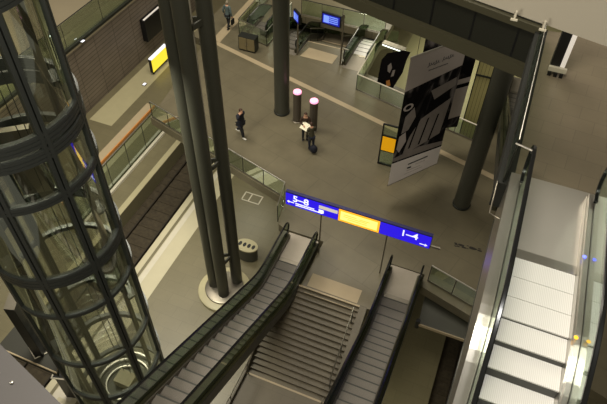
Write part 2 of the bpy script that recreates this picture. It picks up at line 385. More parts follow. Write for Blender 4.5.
# ------------------------------------------------------------------ escalators
def escalator(name, label, cx, ya, yk, yend, z0, slope, stepm, bright, group, hh=1.0, side=True, kmin=0, hw=.63):
    """ya: newel end of the level part, yk: where the incline starts, yend: other end; the level part is at z0"""
    s = 1 if yend > yk else -1        # direction along y away from the level end
    R = 1.1
    def prof(y):
        u = (y-yk)*s
        if u <= -.6: return z0
        if u < .6: return z0 + slope*T30*(u+.6)**2/2.4
        return z0 + slope*T30*u
    t = thing(name, (cx, yk, z0), label, 'escalator', group)
    L = abs(yend-ya)
    ys = [ya + s*L*i/60 for i in range(61)]
    # steps
    comb = yk - s*1.55
    n = int((abs(yend-comb))/.4)
    for k in range(n):
        y0 = comb+s*.4*k; y1 = y0+s*.4; zt = prof((y0+y1)/2)+.012
        a, b_ = min(y0,y1), max(y0,y1)
        st = MB().box(cx-.5,cx+.5,a+.004,b_-.004,zt-.24,zt).build('step', stepm, t)
        if not bright:
            MB().box(cx-.5,cx+.5,b_-.05,b_-.004,zt-.01,zt+.004).build('nosing_strip', M['riser'], st)
        if bright and k >= 2:   # dark cleated riser on the lower face
            yr = a if (slope*s < 0) == (s > 0) else b_
            yl = a if slope < 0 and s < 0 else (b_ if slope < 0 else (a if s > 0 else b_))
            MB().box(cx-.5,cx+.5,yl-.004,yl+.012,zt-.24,zt-.03).build('riser', M['riser'], st)
    a, b_ = sorted((comb-s*.18, comb))
    MB().box(cx-.5,cx+.5,a,b_,z0-.05,z0+.02).build('comb_plate', M['inoxd'] if not bright else M['inox'], t)
    a, b_ = sorted((ya-s*.5, comb-s*.18))
    MB().box(cx-.66,cx+.66,a,b_,z0-.12,z0+.008).build('landing_plate', M['plate'] if not bright else M['platel'], t)
    for sd in (-1, 1):
        xr = cx+sd*hw
        # handrail path
        path = []; rr = hh*.36
        for i in range(9):
            th = -PI/2 + PI*i/8
            path.append((ya - s*rr*0 - s*rr*cos(th)*1.0, z0+hh-rr+rr*sin(th)))
        path += [(y, prof(y)+hh) for y in ys[1:]]
        # sweep of a rounded profile
        pr = [(-.034,-.03),(-.034,.016),(-.02,.03),(.02,.03),(.034,.016),(.034,-.03)]
        h = MB(); np_ = len(pr)
        for i, (y, z) in enumerate(path):
            y0, z0_ = path[max(i-1,0)]; y1, z1_ = path[min(i+1,len(path)-1)]
            dy, dz = y1-y0, z1_-z0_; l = math.hypot(dy,dz) or 1; dy/=l; dz/=l
            ny, nz = -dz*s, dy*s
            if i < 9: pass
            for px, pz in pr: h.v.append((xr+px, y+ny*pz, z+nz*pz))
        for i in range(len(path)-1):
            for k in range(np_):
                a_ = i*np_+k; c_ = i*np_+(k+1)%np_; h.f.append((a_, c_, c_+np_, a_+np_))
        h.f.append(tuple(range(np_))); h.f.append(tuple(range((len(path)-1)*np_, len(path)*np_)))
        h.build('handrail', M['rubber'], t, True)
        # glass strip
        st = []
        for i in range(6):
            th = PI/2*i/5; st.append((ya-s*rr*cos(th), z0+hh-rr+rr*sin(th)-.03, max(z0+.2, z0+hh-rr-rr*sin(th)*.9)))
        st += [(y, prof(y)+hh-.03, prof(y)+.24) for y in ys[1:]]
        g = MB()
        for y, zt, zb in st: g.v += [(xr-.006,y,zb),(xr-.006,y,zt),(xr+.006,y,zb),(xr+.006,y,zt)]
        for i in range(len(st)-1):
            q = i*4; g.f += [(q,q+1,q+5,q+4),(q+2,q+6,q+7,q+3),(q+1,q+3,q+7,q+5)]
        g.build('balustrade_glass', M['eglass'] if not bright else M['glass'], t)
        # inner decking with skirt, and outer decking
        def strip(xa, xb, top, bot, nm, m, smooth=False, y_ext=0):
            k = MB()
            yy = [ya-s*.25]+ys
            for y in yy:
                z = prof(y); k.v += [(xa,y,z+bot),(xa,y,z+top),(xb,y,z+top),(xb,y,z+bot)]
            for i in range(len(yy)-1):
                for j in range(4):
                    k.f.append((i*4+j,i*4+(j+1)%4,(i+1)*4+(j+1)%4,(i+1)*4+j))
            k.f += [(0,1,2,3), tuple((len(yy)-1)*4+j for j in (3,2,1,0))]
            return k.build(nm, m, t, smooth)
        strip(cx+sd*.502, cx+sd*.53, .17, -.3, 'skirt', M['inox'] if bright else M['skirt'])
        strip(cx+sd*.53, xr-sd*.012, .22, -.25, 'inner_decking', M['inox'] if bright else M['oliv'])
        if side:
            wo = .09 if not bright else .17
            strip(xr+sd*.012, xr+sd*wo, .22, -.3, 'outer_decking', M['inox'] if bright else M['oliv'])
            strip(xr+sd*wo, xr+sd*(wo+.02), .22, -.85 if bright else -.24, 'side_cladding', M['inox'] if bright else M['dsteel'])
    k = MB()
    for y in ys: z = prof(y); bt_ = .85 if bright else .30; w_ = hw+(.2 if bright else .10); k.v += [(cx-w_,y,z-bt_),(cx+w_,y,z-bt_),(cx+w_,y,z-bt_+.05),(cx-w_,y,z-bt_+.05)]
    for i in range(len(ys)-1):
        for j in range(4): k.f.append((i*4+j,i*4+(j+1)%4,(i+1)*4+(j+1)%4,(i+1)*4+j))
    k.build('underside', M['dsteel'], t)
    return t, prof
GE = 'escalators beside the stairs of the hall'
e1, p1 = escalator('escalator', 'dark railed escalator left of the near stairs, beside the grouped columns', -5.45, 14.0, 11.45, .6, 0, 1, M['step'], False, GE)
e2, p2 = escalator('escalator', 'dark railed escalator right of the near stairs, below the hanging sign', -1.05, 14.05, 11.42, .6, 0, 1, M['step'], False, GE)
e3, p3 = escalator('escalator', 'bright stainless escalator in the right foreground with white steps', 1.59, 8.15, 5.12, -2.0, UZ, -1, M['stepl'], True, 'escalator with white steps', hw=.62)
for (x, y, z, m, nm, lb) in ((2.13,6.9,UZ+.235,M['led'],'indicator_lamp','blue indicator'),(2.12,5.35,UZ+.24,M['ledy'],'indicator_lamp','yellow indicator')):
    o = MB().lathe([(.03,0),(.03,.008),(.012,.014)], (x,y,z), 14).build(nm, m, e3, True); o['label'] = lb
e4, p4 = escalator('escalator', 'far left escalator next to the far stairs, under the small blue screen', -11.6, 27.2, 28.9, 35, 0, -1, M['step'], False, GE)
e5, p5 = escalator('escalator', 'far escalator with pale steps right of the screen pole', -7.45, 27.2, 29.8, 35, 0, -1, M['stepl'], False, GE)
e6, p6 = escalator('escalator', 'dim escalator seen behind the leaning right column, under the upper floor edge', 1.5, 29.2, 26.6, 9.5, 0, 1, M['step'], False, GE)
e7, p7 = escalator('escalator', 'farthest left escalator beside the walking man, behind the metal cabinet', -13.8, 28.0, 29.6, 35, 0, -1, M['step'], False, GE, hw=.6)

# ------------------------------------------------------------------ staircases
def stairs(label, x0, x1, y0, sdir, n, run, rise, landing, group, rails):
    t = thing('staircase', ((x0+x1)/2, y0, 0), label, 'stairs', group)
    for k in range(n):
        z = -rise*(k+1); a, b_ = sorted((y0+sdir*run*k, y0+sdir*run*(k+1)))
        st = MB().box(x0,x1,a,b_,z-.25,z).build('step', M['stair'], t)
    z = -rise*n
    a, b_ = sorted((y0+sdir*run*n, y0+sdir*(run*n+landing)))
    MB().box(x0,x1,a,b_,z-.25,z+.001).build('landing', M['stair'], t)
    for y_, z_ in ((y0,-.0),(y0+sdir*run*n, z)):
        a, b_ = sorted((y_-sdir*.02, y_+sdir*.05))
        MB().box(x0,x1,a,b_,z_-.02,z_+.008).build('nosing_strip', M['tan'], t)
    for xs, xe in ((x0-.06,x0),(x1,x1+.28)):
        y_a, y_b = y0+sdir*.0, y0+sdir*run*n; y_c = y_b+sdir*landing
        q = [(y_a,.06),(y_b,z+.12),(y_c,z+.12),(y_c,z-.25),(y_b,z-.30),(y_a,-.5)]
        MB().slab3([(xs,y,zz) for y,zz in q], (1,0,0), xe-xs).build('stringer', M['stair'], t)
    def sz(y): return -rise*n*min(1, max(0, (y-y0)/(sdir*run*n)))
    for x, ya_, yb_, np_ in rails:
        yy = [ya_+(yb_-ya_)*i/12 for i in range(13)]
        MB().tube([(x,y,sz(y)+.88) for y in yy], .024, 8).build('handrail', M['inoxd'], t, True)
        for i in range(np_):
            y = ya_+(yb_-ya_)*(i+.1)/(np_-.8)
            MB().cyl((x,y,sz(y)-.05),(x,y,sz(y)+.87),.018,n=8).build('post', M['dsteel'], t, True)
    return t
stairs('near stone stairs going down between the two dark escalators', -5.5, -2.22, 12.2, -1, 17, .194, .107, 4.5, 'stairs of the hall', [(-2.33,11.7,9.3,3),(-2.33,8.7,4.6,4),(-5.4,9.0,4.6,4)])
stairs('far stone stairs behind the tan mat under the blue screens', -10.8, -8.6, 28.4, 1, 8, .30, .165, 1.0, 'stairs of the hall', [(-10.7,28.4,31,3),(-8.7,28.4,31,3)])

# ------------------------------------------------------------------ glass railings
def railing(label, pts, h=1.0, bay=1.3, group='glass railings', dark=False, r=.028, lower=True, base='inoxd'):
    t = thing('glass_railing', pts[0], label, 'railing', group)
    rm = M['inox'] if not dark else M['dsteel']
    if 'white railed' in label: rm = M['white']; r = .036
    MB().tube([(x,y,z+h) for x,y,z in pts], r, 8).build('handrail', rm, t, True)
    if lower: MB().tube([(x,y,z+.06) for x,y,z in pts], .03, 6).build('base_channel', M[base], t)
    for a, b_ in zip(pts[:-1], pts[1:]):
        a, b_ = Vector(a), Vector(b_); L = (b_-a).length; n = max(1, round(L/bay)); d_ = (b_-a)/L
        nv = Vector((-d_.y, d_.x, 0))
        for k in range(n):
            p, q = a+d_*(L*k/n+.03), a+d_*(L*(k+1)/n-.03)
            MB().slab3([p+Vector((0,0,.1)), q+Vector((0,0,.1)), q+Vector((0,0,h-.05)), p+Vector((0,0,h-.05))], nv, .012).build('glass_panel', M['glass'], t)
        for k in range(n+1):
            p = a+d_*(L*k/n)
            MB().cyl(tuple(p), tuple(p+Vector((0,0,h))), .018, n=8).build('post', M['dsteel'], t, True)
    return t
railing('glass railing along the hall edge right of the grouped columns', [(-15.4,SY(-15.4)+.08,0),(-7.06,SY(-7.06)+.08,0),(-6.80,14.85,0)])
railing('glass railing on the hall edge between sign and steel escalator', [(-.12,14.35,0),(1.9,13.78,0),(4,13.2,0)])
tl = railing('railing of the upper left walkway on top of the brown tiled wall', [(-23.47,-2.17,-.44),(-23.55,40,-.44)], 1.7, 3.6, dark=True)
lp = railing('tall glass screen with an orange edged top beam on the left platform', [(-18.12,14.0,PZ),(-18.12,22.6,PZ)], 2.0, 1.75)
MB().box(-18.78,-18.3,14.0,22.6,PZ+1.95,PZ+2.1).build('top_beam', M['tan'], lp)
MB().box(-18.3,-18.24,14.0,22.6,PZ+1.94,PZ+2.11).build('beam_edge', M['orangecap'], lp)['label'] = 'orange lit edge'
MB().box(-18.06,-17.9,14.0,22.6,PZ,PZ+.16).build('base_rail', M['white'], lp)
railing('white railed glass fence in front of the black poster', [(-6.7,28.2,0),(-6.7,NY(-6.7)-.05,0),(-3.9,NY(-3.9)-.05,0)], 1.0, 1.4)
railing('white railed glass fence right of the grey banner', [(-2.3,NY(-2.3)-.05,0),(.15,NY(.15)-.05,0)], 1.0, 1.3)
railing('far glass railing across the end of the stairs behind the blue screens', [(-12.3,31.0,0),(-6.9,31.0,0)], 1.05, 1.3, dark=True)
railing('glass railing beside the farthest left escalator, next to the walking man', [(-14.95,32.0,0),(-14.85,27.45,0),(-12.8,26.9,0),(-12.75,30.5,0)], 1.0, 1.5)
ur = railing('bright railed glass railing along the left edge of the upper tiled floor', [(.70,8.35,UZ),(.70,13.6,UZ)], 1.0, 1.35, r=.012, base='beam')
ul = thing('steel_bracket', (.62,7.2,UZ), 'small steel bracket beside the upper newel of the white-stepped escalator', 'bracket')
MB().tube([(.66,8.3,UZ+.95),(.98,8.22,UZ+.95)], .018, 8).build('upper_arm', M['inox'], ul, True)
MB().tube([(.60,8.28,UZ+.02),(.60,7.45,UZ+.02),(.78,7.38,UZ+.02)], .014, 8).build('lower_arm', M['inoxd'], ul, True)
gp = thing('canopy_plate', (.9,13.2,-.6), 'dark olive canopy plate with bright edge under the right hall railing', 'canopy')
MB().prism([(.02,12.72),(3.2,12.72),(3.2,13.3),(1.85,13.78),(-.05,14.28)], -.68, -.6).build('plate', M['steel'], gp)
MB().prism([(.0,12.68),(3.2,12.68),(3.2,12.72),(.0,12.72)], -.72, -.58).build('edge_strip', M['tan'], gp)
MB().cyl((.0,12.75,-.9),(.0,12.75,-.45),.09,n=14).build('upright_pipe', M['black'], gp, True)

MB().box(-23.56,-23.36,-2.17,40,-.44,-.28).build('base_beam', M['beam'], tl)
# ------------------------------------------------------------------ columns
def column(label, x, y, r, z1):
    t = thing('round_column', (x,y,0), label, 'column', 'round hall columns')
    MB().lathe([(r,0),(r,z1)], (x,y,0), 40).build('shaft', M['steel'], t, True)
    MB().lathe([(r+.035,.001),(r+.035,.09),(r+.003,.1)], (x,y,0), 40).build('base_collar', M['dsteel'], t, True)
    return t
column('round dark column standing in the hall left of the two lit bollards', -9.6, 21.75, .38, 10.2)
column('round dark column standing in the hall right of the grey banner', .27, 18.95, .36, 11.0)
tcx, tcy = -9.17, 13.70
tc = thing('column_cluster', (tcx,tcy,PZ), 'group of three dark tubular columns on a pale round base', 'column')
cols = [(-9.70,13.68),(-9.03,13.36),(-8.80,14.30)]
for x, y in cols:
    MB().cyl((x,y,PZ+.28),(x-.16,y,PZ+23),.265,n=32).build('tube', M['steel'], tc, True)
MB().lathe([(1.27,0),(1.27,.16),(1.19,.2)], (tcx,tcy,PZ), 56).build('base_disc', M['lightstone'], tc, True)
MB().lathe([(.93,.2),(.93,.3),(.88,.32)], (tcx,tcy,PZ), 56).build('base_ring', M['inoxd'], tc, True)
pp = Vector((sum(c[0] for c in cols)/3+.06, sum(c[1] for c in cols)/3, 0))
MB().tube([pp+Vector((0,0,PZ+.3)), pp+Vector((0,0,18))], .07, 12).build('upright_pipe', M['white'], tc, True)  # white rod stands in for lamp reflections between the tubes
for z in (-2.6, 3.4, 9.4):
    pl = MB()
    for i in range(3):
        a, b_ = Vector(cols[i]+(z,)), Vector(cols[(i+1)%3]+(z,)); d_ = (b_-a).normalized(); n_ = Vector((-d_.y,d_.x,0))
        pl.obox((a+b_)/2, d_*((b_-a).length/2-.24), n_*.03, (0,0,.10))
    pl.build('link_plate', M['steel'], tc)

# ------------------------------------------------------------------ panoramic lift
lx, lyy, lr = -9.78, 6.95, 1.68
lf = thing('glass_lift', (lx,lyy,PZ), 'tall round glass lift shaft with dark steel rings at the left', 'lift')
ZT = 17.2
for k in range(8):
    a = math.radians(-17+45*k)
    m_ = MB()
    ur_, ut = Vector((cos(a),sin(a),0)), Vector((-sin(a),cos(a),0))
    for s in (-1,1):
        m_.obox(Vector((lx,lyy,(PZ+ZT)/2))+ur_*(lr-.05)+ut*s*.06, ur_*.085, ut*.042, (0,0,(ZT-PZ)/2))
    m_.obox(Vector((lx,lyy,(PZ+ZT)/2))+ur_*(lr-.08), ur_*.03, ut*.03, (0,0,(ZT-PZ)/2))
    m_.build('mullion', M['elev'], lf)
    a1 = a+math.radians(45)
    MB().ring((lx,lyy), PZ+.15, ZT-.05, lr-.035, lr-.022, 12, a+.06, a1-.06).build('glass_panel', M['lglass'], lf, True)
def lring(z, n, h, name='ring_beam'):
    m_ = MB()
    for i in range(n):
        m_.ring((lx,lyy), z+i*h, z+(i+1)*h-.022, lr-.13, lr+.03, 72)
        m_.ring((lx,lyy), z+i*h, z+(i+1)*h, lr-.12, lr+.012, 72)
    m_.build(name, M['elev'], lf, True)
for z, n, h in ((16.0,3,.1),(13.72,3,.10),(10.82,3,.10),(10.44,3,.10),(9.22,2,.11),(6.42,3,.13),(4.98,1,.14),(2.18,1,.15),(-.20,2,.10),(-2.5,1,.14),(-4.98,3,.1)):
    lring(z, n, h)
for a in (70, 250):
    p = Vector((lx,lyy,0))+Vector((cos(math.radians(a)),sin(math.radians(a)),0))*1.2
    MB().obox((p.x,p.y,(PZ+ZT)/2),(.05,0,0),(0,.07,0),(0,0,(ZT-PZ)/2)).build('guide_rail', M['inoxd'], lf)
for z in (13.6, 11.0, 9.3, 6.6, 2.3):
    br = MB()
    for a in (70, 250):
        aa = math.radians(a); u = Vector((cos(aa),sin(aa),0)); v = Vector((-sin(aa),cos(aa),0))
        br.obox(Vector((lx,lyy,z))+u*1.38, u*.2, v*.25, (0,0,.05))
    br.build('guide_bracket', M['elev'], lf)
cw = MB().obox((lx-.95,lyy+.75,8.3),(.32,.25,0),(-.06,.08,0),(0,0,1.1)).build('counterweight', M['inoxd'], lf)
cab = MB().ring((lx,lyy),-4.9,-4.8,.02,1.25,48).build('cab', M['inoxd'], lf)
MB().ring((lx,lyy),-2.6,-2.45,.02,1.28,48).build('cab_roof', M['dsteel'], cab, True)
MB().ring((lx,lyy),-4.8,-2.6,1.2,1.215,48).build('cab_wall', M['lglass'], cab, True)
for rr, zz in ((1.25,-2.3),(1.0,-2.36),(.7,-2.38)):
    MB().ring((lx,lyy),zz,zz+.05,rr-.05,rr,48).build('cab_ring', M['inox'], cab, True)
MB().box(lx-.3,lx+.4,lyy-.2,lyy+.35,-2.45,-2.05).build('cab_motor', M['lightstone'], cab)
for x, y in ((.3,.5),(-.3,.5)):
    MB().tube([(lx+x*.5,lyy+.3,-2.1),(lx+x*.5,lyy+.3,ZT-.5)], .012, 6).build('cable', M['dsteel'], lf)
# lift gallery with pylon
gl = thing('lift_gallery', (-13.2,7.2,0), 'dark gallery plate in front of the lift door at the lower left', 'gallery')
MB().prism([(-13.6,5.55),(-10.98,5.55),(-11.22,5.9),(-11.58,7.0),(-11.54,7.6),(-13.6,7.6)], -.22, 0).build('plate', M['pier'], gl)
MB().tube([(-13.6,5.57,.02),(-11.0,5.57,.02),(-11.2,5.9,.02)], .03, 8).build('edge_rail', M['tan'], gl, True)
py = thing('information_pylon', (-12.1,6.1,0), 'black information pylon standing in a white frame beside the lift', 'sign')
MB().obox((-12.12,6.12,1.52),(.17,.05,0),(-.13,.28,0),(0,0,1.5)).build('body', M['black'], py, bevel=.01)
MB().obox((-12.12,6.12,3.03),(.165,.049,0),(-.125,.27,0),(0,0,.015)).build('top_cap', M['inoxd'], py)
MB().tube([(-12.55,6.0,.03),(-12.05,5.72,.03),(-11.72,6.2,.03),(-11.85,6.5,.03)], .025, 8).build('base_frame', M['white'], py, True)
for dy in (.3,.5,.72): MB().obox((-11.955,6.17,3.02-dy*2.6),(.006,.002,0),(-.10,.22,0),(0,0,.10)).build('text_panel', M['dsteel'], py)
wm = thing('platform_display', (-12.55,6.55,PZ), 'white framed dark display low beside the lift base', 'sign')
MB().obox((-12.45,6.5,PZ+1.0),(.42,.12,0),(-.02,.07,0),(0,0,1.0)).build('housing', M['black'], wm, bevel=.01)
MB().obox((-12.45,6.5,PZ+2.02),(.44,.125,0),(-.06,.21,0),(0,0,.02)).build('white_frame', M['white'], wm)
MB().obox((-12.45,6.5,PZ+2.045),(.38,.108,0),(-.045,.155,0),(0,0,.008)).build('screen', M['black'], wm)
pl = MB()
for k in range(7):
    pl.box(-13.45+.0*k, -12.6, 4.1+.42*k, 4.33+.42*k, PZ-.01, PZ+.007)
struct('trim_14', pl, M['white'])

# ------------------------------------------------------------------ hanging/standing direction sign
sx0, sx1, syy, sz0, sz1 = -6.02, -.38, 13.9, 2.42, 3.12
sg = thing('direction_sign', ((sx0+sx1)/2,syy,0), 'long blue direction sign with orange display over the near escalators', 'sign')
MB().box(sx0,sx1,syy,syy+.15,sz0,sz1).build('housing', M['bluetop'], sg, bevel=.01)
def panel(nm, a, b_, m, z0=sz0+.03, z1=sz1-.05, d_=.014):
    return MB().box(sx0+a,sx0+b_,syy-d_,syy+.0,z0,z1).build(nm, m, sg)
pa = panel('left_panel', .02, 2.12, M['blue'])
pb = panel('display_panel', 2.14, 3.72, M['orange'])
pc = panel('right_panel', 3.74, 5.62, M['blue'])
MB().box(sx0+2.22,sx0+3.64,syy-.02,syy-.013,sz0+.12,sz1-.13).build('display_field', M['orangein'], pb)
def put_text(txt, size, x, z, parent, m, nm='lettering'):
    me = text_mesh(txt, size)
    mt = Matrix.Translation((x, syy-.019, z)) @ Matrix.Rotation(PI/2, 4, 'X')
    o = MB().mesh(me, mt).build(nm, m, parent); bpy.data.meshes.remove(me); return o
put_text('5\u20138', .44, sx0+.30, sz0+.31, pa, M['signwhite'])
put_text('1\u20134', .44, sx0+4.5, sz0+.30, pc, M['signwhite'])
def arrow(x, z, s, parent):
    a = MB().box(x-.10,x+.10,syy-.022,syy-.014,z-.018,z+.018)
    a.slab3([(x+s*.10,syy-.014,z+.07),(x+s*.19,syy-.014,z),(x+s*.10,syy-.014,z-.07)], (0,-1,0), .008)
    a.build('arrow', M['signwhite'], parent)
arrow(sx0+.26, sz0+.22, -1, pa); arrow(sx0+5.35, sz0+.16, 1, pc)
MB().box(sx0+.42,sx0+1.18,syy-.021,syy-.014,sz0+.20,sz0+.245).build('text_line', M['signwhite'], pa)
MB().box(sx0+.42,sx0+1.5,syy-.021,syy-.014,sz0+.11,sz0+.155).build('text_line', M['signwhite'], pa)
MB().box(sx0+1.36,sx0+2.10,syy-.021,syy-.014,sz0+.36,sz0+.53).build('white_strip', M['signgrey'], pa)
MB().box(sx0+1.36,sx0+1.56,syy-.021,syy-.014,sz0+.13,sz0+.30).build('pictogram', M['signwhite'], pa)
for k, (x, z, w) in enumerate(((2.34,.42,.5),(2.95,.40,.4),(2.34,.32,.9),(2.5,.22,.75))):
    MB().box(sx0+x,sx0+x+w,syy-.023,syy-.018,sz0+z,sz0+z+.03).build('text_line', M['orange'], pb)
for x in (-4.58, -1.98):
    MB().cyl((x,syy+.08,0),(x,syy+.08,sz0+.05),.028,n=12).build('post', M['inoxd'], sg, True)
MB().cyl((sx1,syy+.08,sz0+.12),(sx1+.36,syy+.08,sz0+.12),.06,n=12).build('end_tube', M['inoxd'], sg, True)

# ------------------------------------------------------------------ advertising banners
def banner(name, label, A, B, zb, zt, lean, group):
    """A,B plan ends of the sheet (left, right as seen), lean: horizontal offset of the top"""
    A, B = Vector(A+(0,)), Vector(B+(0,)); u = B-A; nrm = Vector((u.y,-u.x,0)).normalized()
    t = thing(name, (A.x,A.y,0), label, 'banner', group)
    def P(a, v, off=0.): return A+u*a+Vector((0,0,zt-(zt-zb)*v))+nrm*off
    def poly(nm, uv, m, off, par=None):
        return MB().slab3([P(a,v,off) for a,v in uv], nrm, .006).build(nm, m, par or t)
    return t, P, poly, nrm
bt, BP, bpoly, bn = banner('hanging_banner', 'tall grey and black advertising banner hanging over the hall', (-2.9,17.75), (-1.28,19.95), 1.05, 7.45, 0, 'advertising banners')
sh = bpoly('sheet', [(0,0),(1,0),(1,1),(0,1)], M['bpic'], 0)
bpoly('header_band', [(0,0),(1,0),(1,.19),(0,.23)], M['bgrey'], .007, sh)
bpoly('footer_band', [(0,.80),(1,.84),(1,1),(0,1)], M['blight'], .007, sh)
bpoly('footer_stripe', [(0,.755),(.5,.745),(1,.79),(1,.825),(0,.785)], M['bmid'], .007, sh)
bpoly('picture_shape', [(.25,.62),(.42,.50),(.95,.42),(.88,.70),(.45,.74),(.18,.76)], M['bmid'], .007, sh)
bpoly('picture_shape', [(.5,.30),(.95,.27),(.97,.33),(.6,.38)], M['bmid'], .007, sh)
bpoly('picture_shape', [(.10,.43),(.24,.38),(.30,.46),(.2,.55),(.08,.56)], M['bmid'], .007, sh)
bpoly('picture_shape', [(.05,.58),(.16,.56),(.2,.64),(.1,.72),(.04,.68)], M['bgrey'], .007, sh)
for a0 in (.36,.55,.74): bpoly('picture_line', [(a0,.52),(a0+.03,.515),(a0-.06,.72),(a0-.09,.72)], M['bdark'], .014, sh)
wh = MB()
for i in range(20):
    t0, t1 = 2*PI*i/20, 2*PI*(i+1)/20
    q = [BP(.12+.09*cos(t)*r, .36+.026*sin(t)*r+.0, .014) for t, r in ((t0,1),(t1,1),(t1,.6),(t0,.6))]
    wh.slab3(q, bn, .004)
wh.build('picture_ring', M['bgrey'], sh)
def scribble(a0, a1, v, amp, n, r, nm, par, m):
    pts = []
    for i in range(n*6+1):
        f = i/(n*6); pts.append(BP(a0+(a1-a0)*f+.012*sin(f*n*2*PI), v+amp*cos(f*n*2*PI)*(1 if int(f*n)%3 else 1.9), .016))
    MB().tube(pts, r, 5).build(nm, m, par)
scribble(.33,.53,.095,.008,5,.012,'script_lettering',sh,M['bink']); scribble(.58,.78,.090,.008,5,.012,'script_lettering',sh,M['bink'])
scribble(.36,.70,.135,.002,14,.008,'small_lettering',sh,M['bink'])
for v, a0, a1, w in ((.868,.34,.74,.010),(.90,.34,.42,.014),(.90,.5,.7,.005),(.93,.34,.62,.004),(.955,.3,.66,.003)):
    bpoly('lettering', [(a0,v),(a1,v+.004),(a1,v+.004+w),(a0,v+w)], M['bink' if w>.008 else 'bgrey'], .014, sh)
tb = MB().tube([BP(-.01,0),BP(1.01,0)], .03, 8).build('top_rod', M['inox'], bt, True)
MB().tube([BP(-.01,1),BP(1.01,1)], .025, 8).build('bottom_rod', M['inoxd'], bt, True)
for a in (.1,.9): MB().tube([BP(a,0),BP(a,0)+Vector((0,0,3.2))], .008, 5).build('suspension_cord', M['dsteel'], bt)
b2, BP2, bpoly2, bn2 = banner('hanging_banner', 'partly hidden black banner with round shapes behind the grey one', (-3.0,21.1), (-.95,22.4), 1.4, 8.1, 0, 'advertising banners')
s2 = bpoly2('sheet', [(0,0),(1,0),(1,1),(0,1)], M['bpic'], 0)
bpoly2('picture_shape', [(.5,.62),(1,.58),(1,.9),(.5,.95)], M['bgrey'], .007, s2)
bpoly2('picture_shape', [(.62,.28),(.95,.12),(1,.2),(.7,.46)], M['bmid'], .007, s2)
bpoly2('picture_line', [(.5,.66),(1,.62),(1,.65),(.5,.69)], M['bdark'], .014, s2)
for ca, cv in ((.28,.10),(.62,.06)):
    w2 = MB()
    for i in range(20):
        t0, t1 = 2*PI*i/20, 2*PI*(i+1)/20
        w2.slab3([BP2(ca+.16*cos(t)*r, cv+.055*sin(t)*r, .014) for t, r in ((t0,1),(t1,1),(t1,.72),(t0,.72))], bn2, .004)
    w2.build('picture_ring', M['bgrey'], s2)
MB().tube([BP2(-.01,0),BP2(1.01,0)], .03, 8).build('top_rod', M['inoxd'], b2, True)
# black poster beyond the fence
b3, BP3, bpoly3, bn3 = banner('poster', 'black poster panel with a pale figure behind the white railed fence', (-5.75,25.65), (-4.3,25.9), .1, 2.5, 0, 'advertising poster')
s3 = bpoly3('sheet', [(.05,.30),(.22,.12),(.75,.0),(1,.02),(.92,.2),(.85,.55),(.62,.95),(.5,1),(0,.92)], M['bdark'], 0)
bpoly3('picture_shape', [(.30,.42),(.40,.34),(.46,.46),(.40,.60),(.32,.56)], M['bmid'], .007, s3)
bpoly3('picture_shape', [(.50,.52),(.58,.50),(.56,.66),(.46,.70)], M['bmid'], .007, s3)
bpoly3('picture_shape', [(.32,.82),(.44,.78),(.5,.92),(.36,.97)], M['orangecap'], .007, s3)
for a in (.15,.6): MB().tube([BP3(a,.9,-.03),BP3(a,1.04,-.03)], .03, 6).build('foot', M['dsteel'], b3)
struct('floor_poster', MB().prism([(-6.75,NY(-6.75)),(-3.6,NY(-3.6)),(-3.6,NY(-3.6)+1.6),(-6.75,NY(-6.75)+1.6)], -.45, -.002), M['deck'])

# ------------------------------------------------------------------ lit glass lift box and dark pier beyond the hall
sb = thing('lit_wall_panel', (-.45,24.7,PZ), 'tall yellow lit ribbed wall panel behind the right column', 'panel')
for k in range(4):
    x0 = -.80+.165*k
    MB().box(x0,x0+.15,24.6,24.9,PZ,4.6).build('rib', M['olivewall'], sb)
MB().box(-.86,-.13,24.7,25.0,PZ,4.6).build('backing', M['pier'], sb)
MB().box(-.86,-.13,24.55,24.6,2.9,2.98).build('cross_bar', M['dsteel'], sb)
struct('wall_far', MB().box(-.13,.25,24.3,25.0,-5,9.5), M['pier'])
yw = thing('lit_wall_panel', (-2.0,27,0), 'yellow lit wall panel left of the banner top', 'panel')
MB().box(-2.75,-1.55,27.0,27.3,PZ,5.2).build('panel', M['olivewall'], yw)
MB().box(-2.0,-1.55,26.94,27.0,PZ,5.2).build('pale_strip', M['lightstone'], yw)
MB().box(-2.75,-2.45,26.7,27.0,4.6,5.0).build('lamp_box', M['lamp'], yw)
lt = thing('strip_light', (-5.3,28.4,2.2), 'glowing white strip light behind the black poster', 'lamp')
MB().obox((-5.6,28.0,1.2),(.62,-.12,0),(.03,.16,0),(0,0,.04)).build('tube', M['lamp'], lt)
MB().obox((-5.6,28.0,1.27),(.66,-.13,0),(.036,.19,0),(0,0,.03)).build('housing', M['inoxd'], lt)
MB().cyl((-5.6,28.0,-.4),(-5.6,28.0,1.25),.03,n=8).build('stand', M['dsteel'], lt)
lt.location = (-5.3,28.4,2.2)
# yellow framed kiosk sign
ks = thing('frame_sign', (-3.5,20.05,0), 'dark framed stand with a yellow panel beside the grey banner', 'sign')
f_ = MB()
for x in (-3.92,-3.04): f_.box(x-.03,x+.03,20.0,20.08,0,2.4)
for z in (.02,.85,1.72,2.36): f_.box(-3.92,-3.04,20.0,20.08,z,z+.05)
f_.build('frame', M['black'], ks)
MB().box(-3.88,-3.08,20.0,20.06,.9,1.72).build('yellow_panel', M['yellow'], ks)
MB().box(-3.88,-3.08,20.02,20.05,.07,.85).build('lower_panel', M['glass'], ks)
MB().box(-3.88,-3.08,20.02,20.05,1.77,2.36).build('upper_panel', M['glass'], ks)
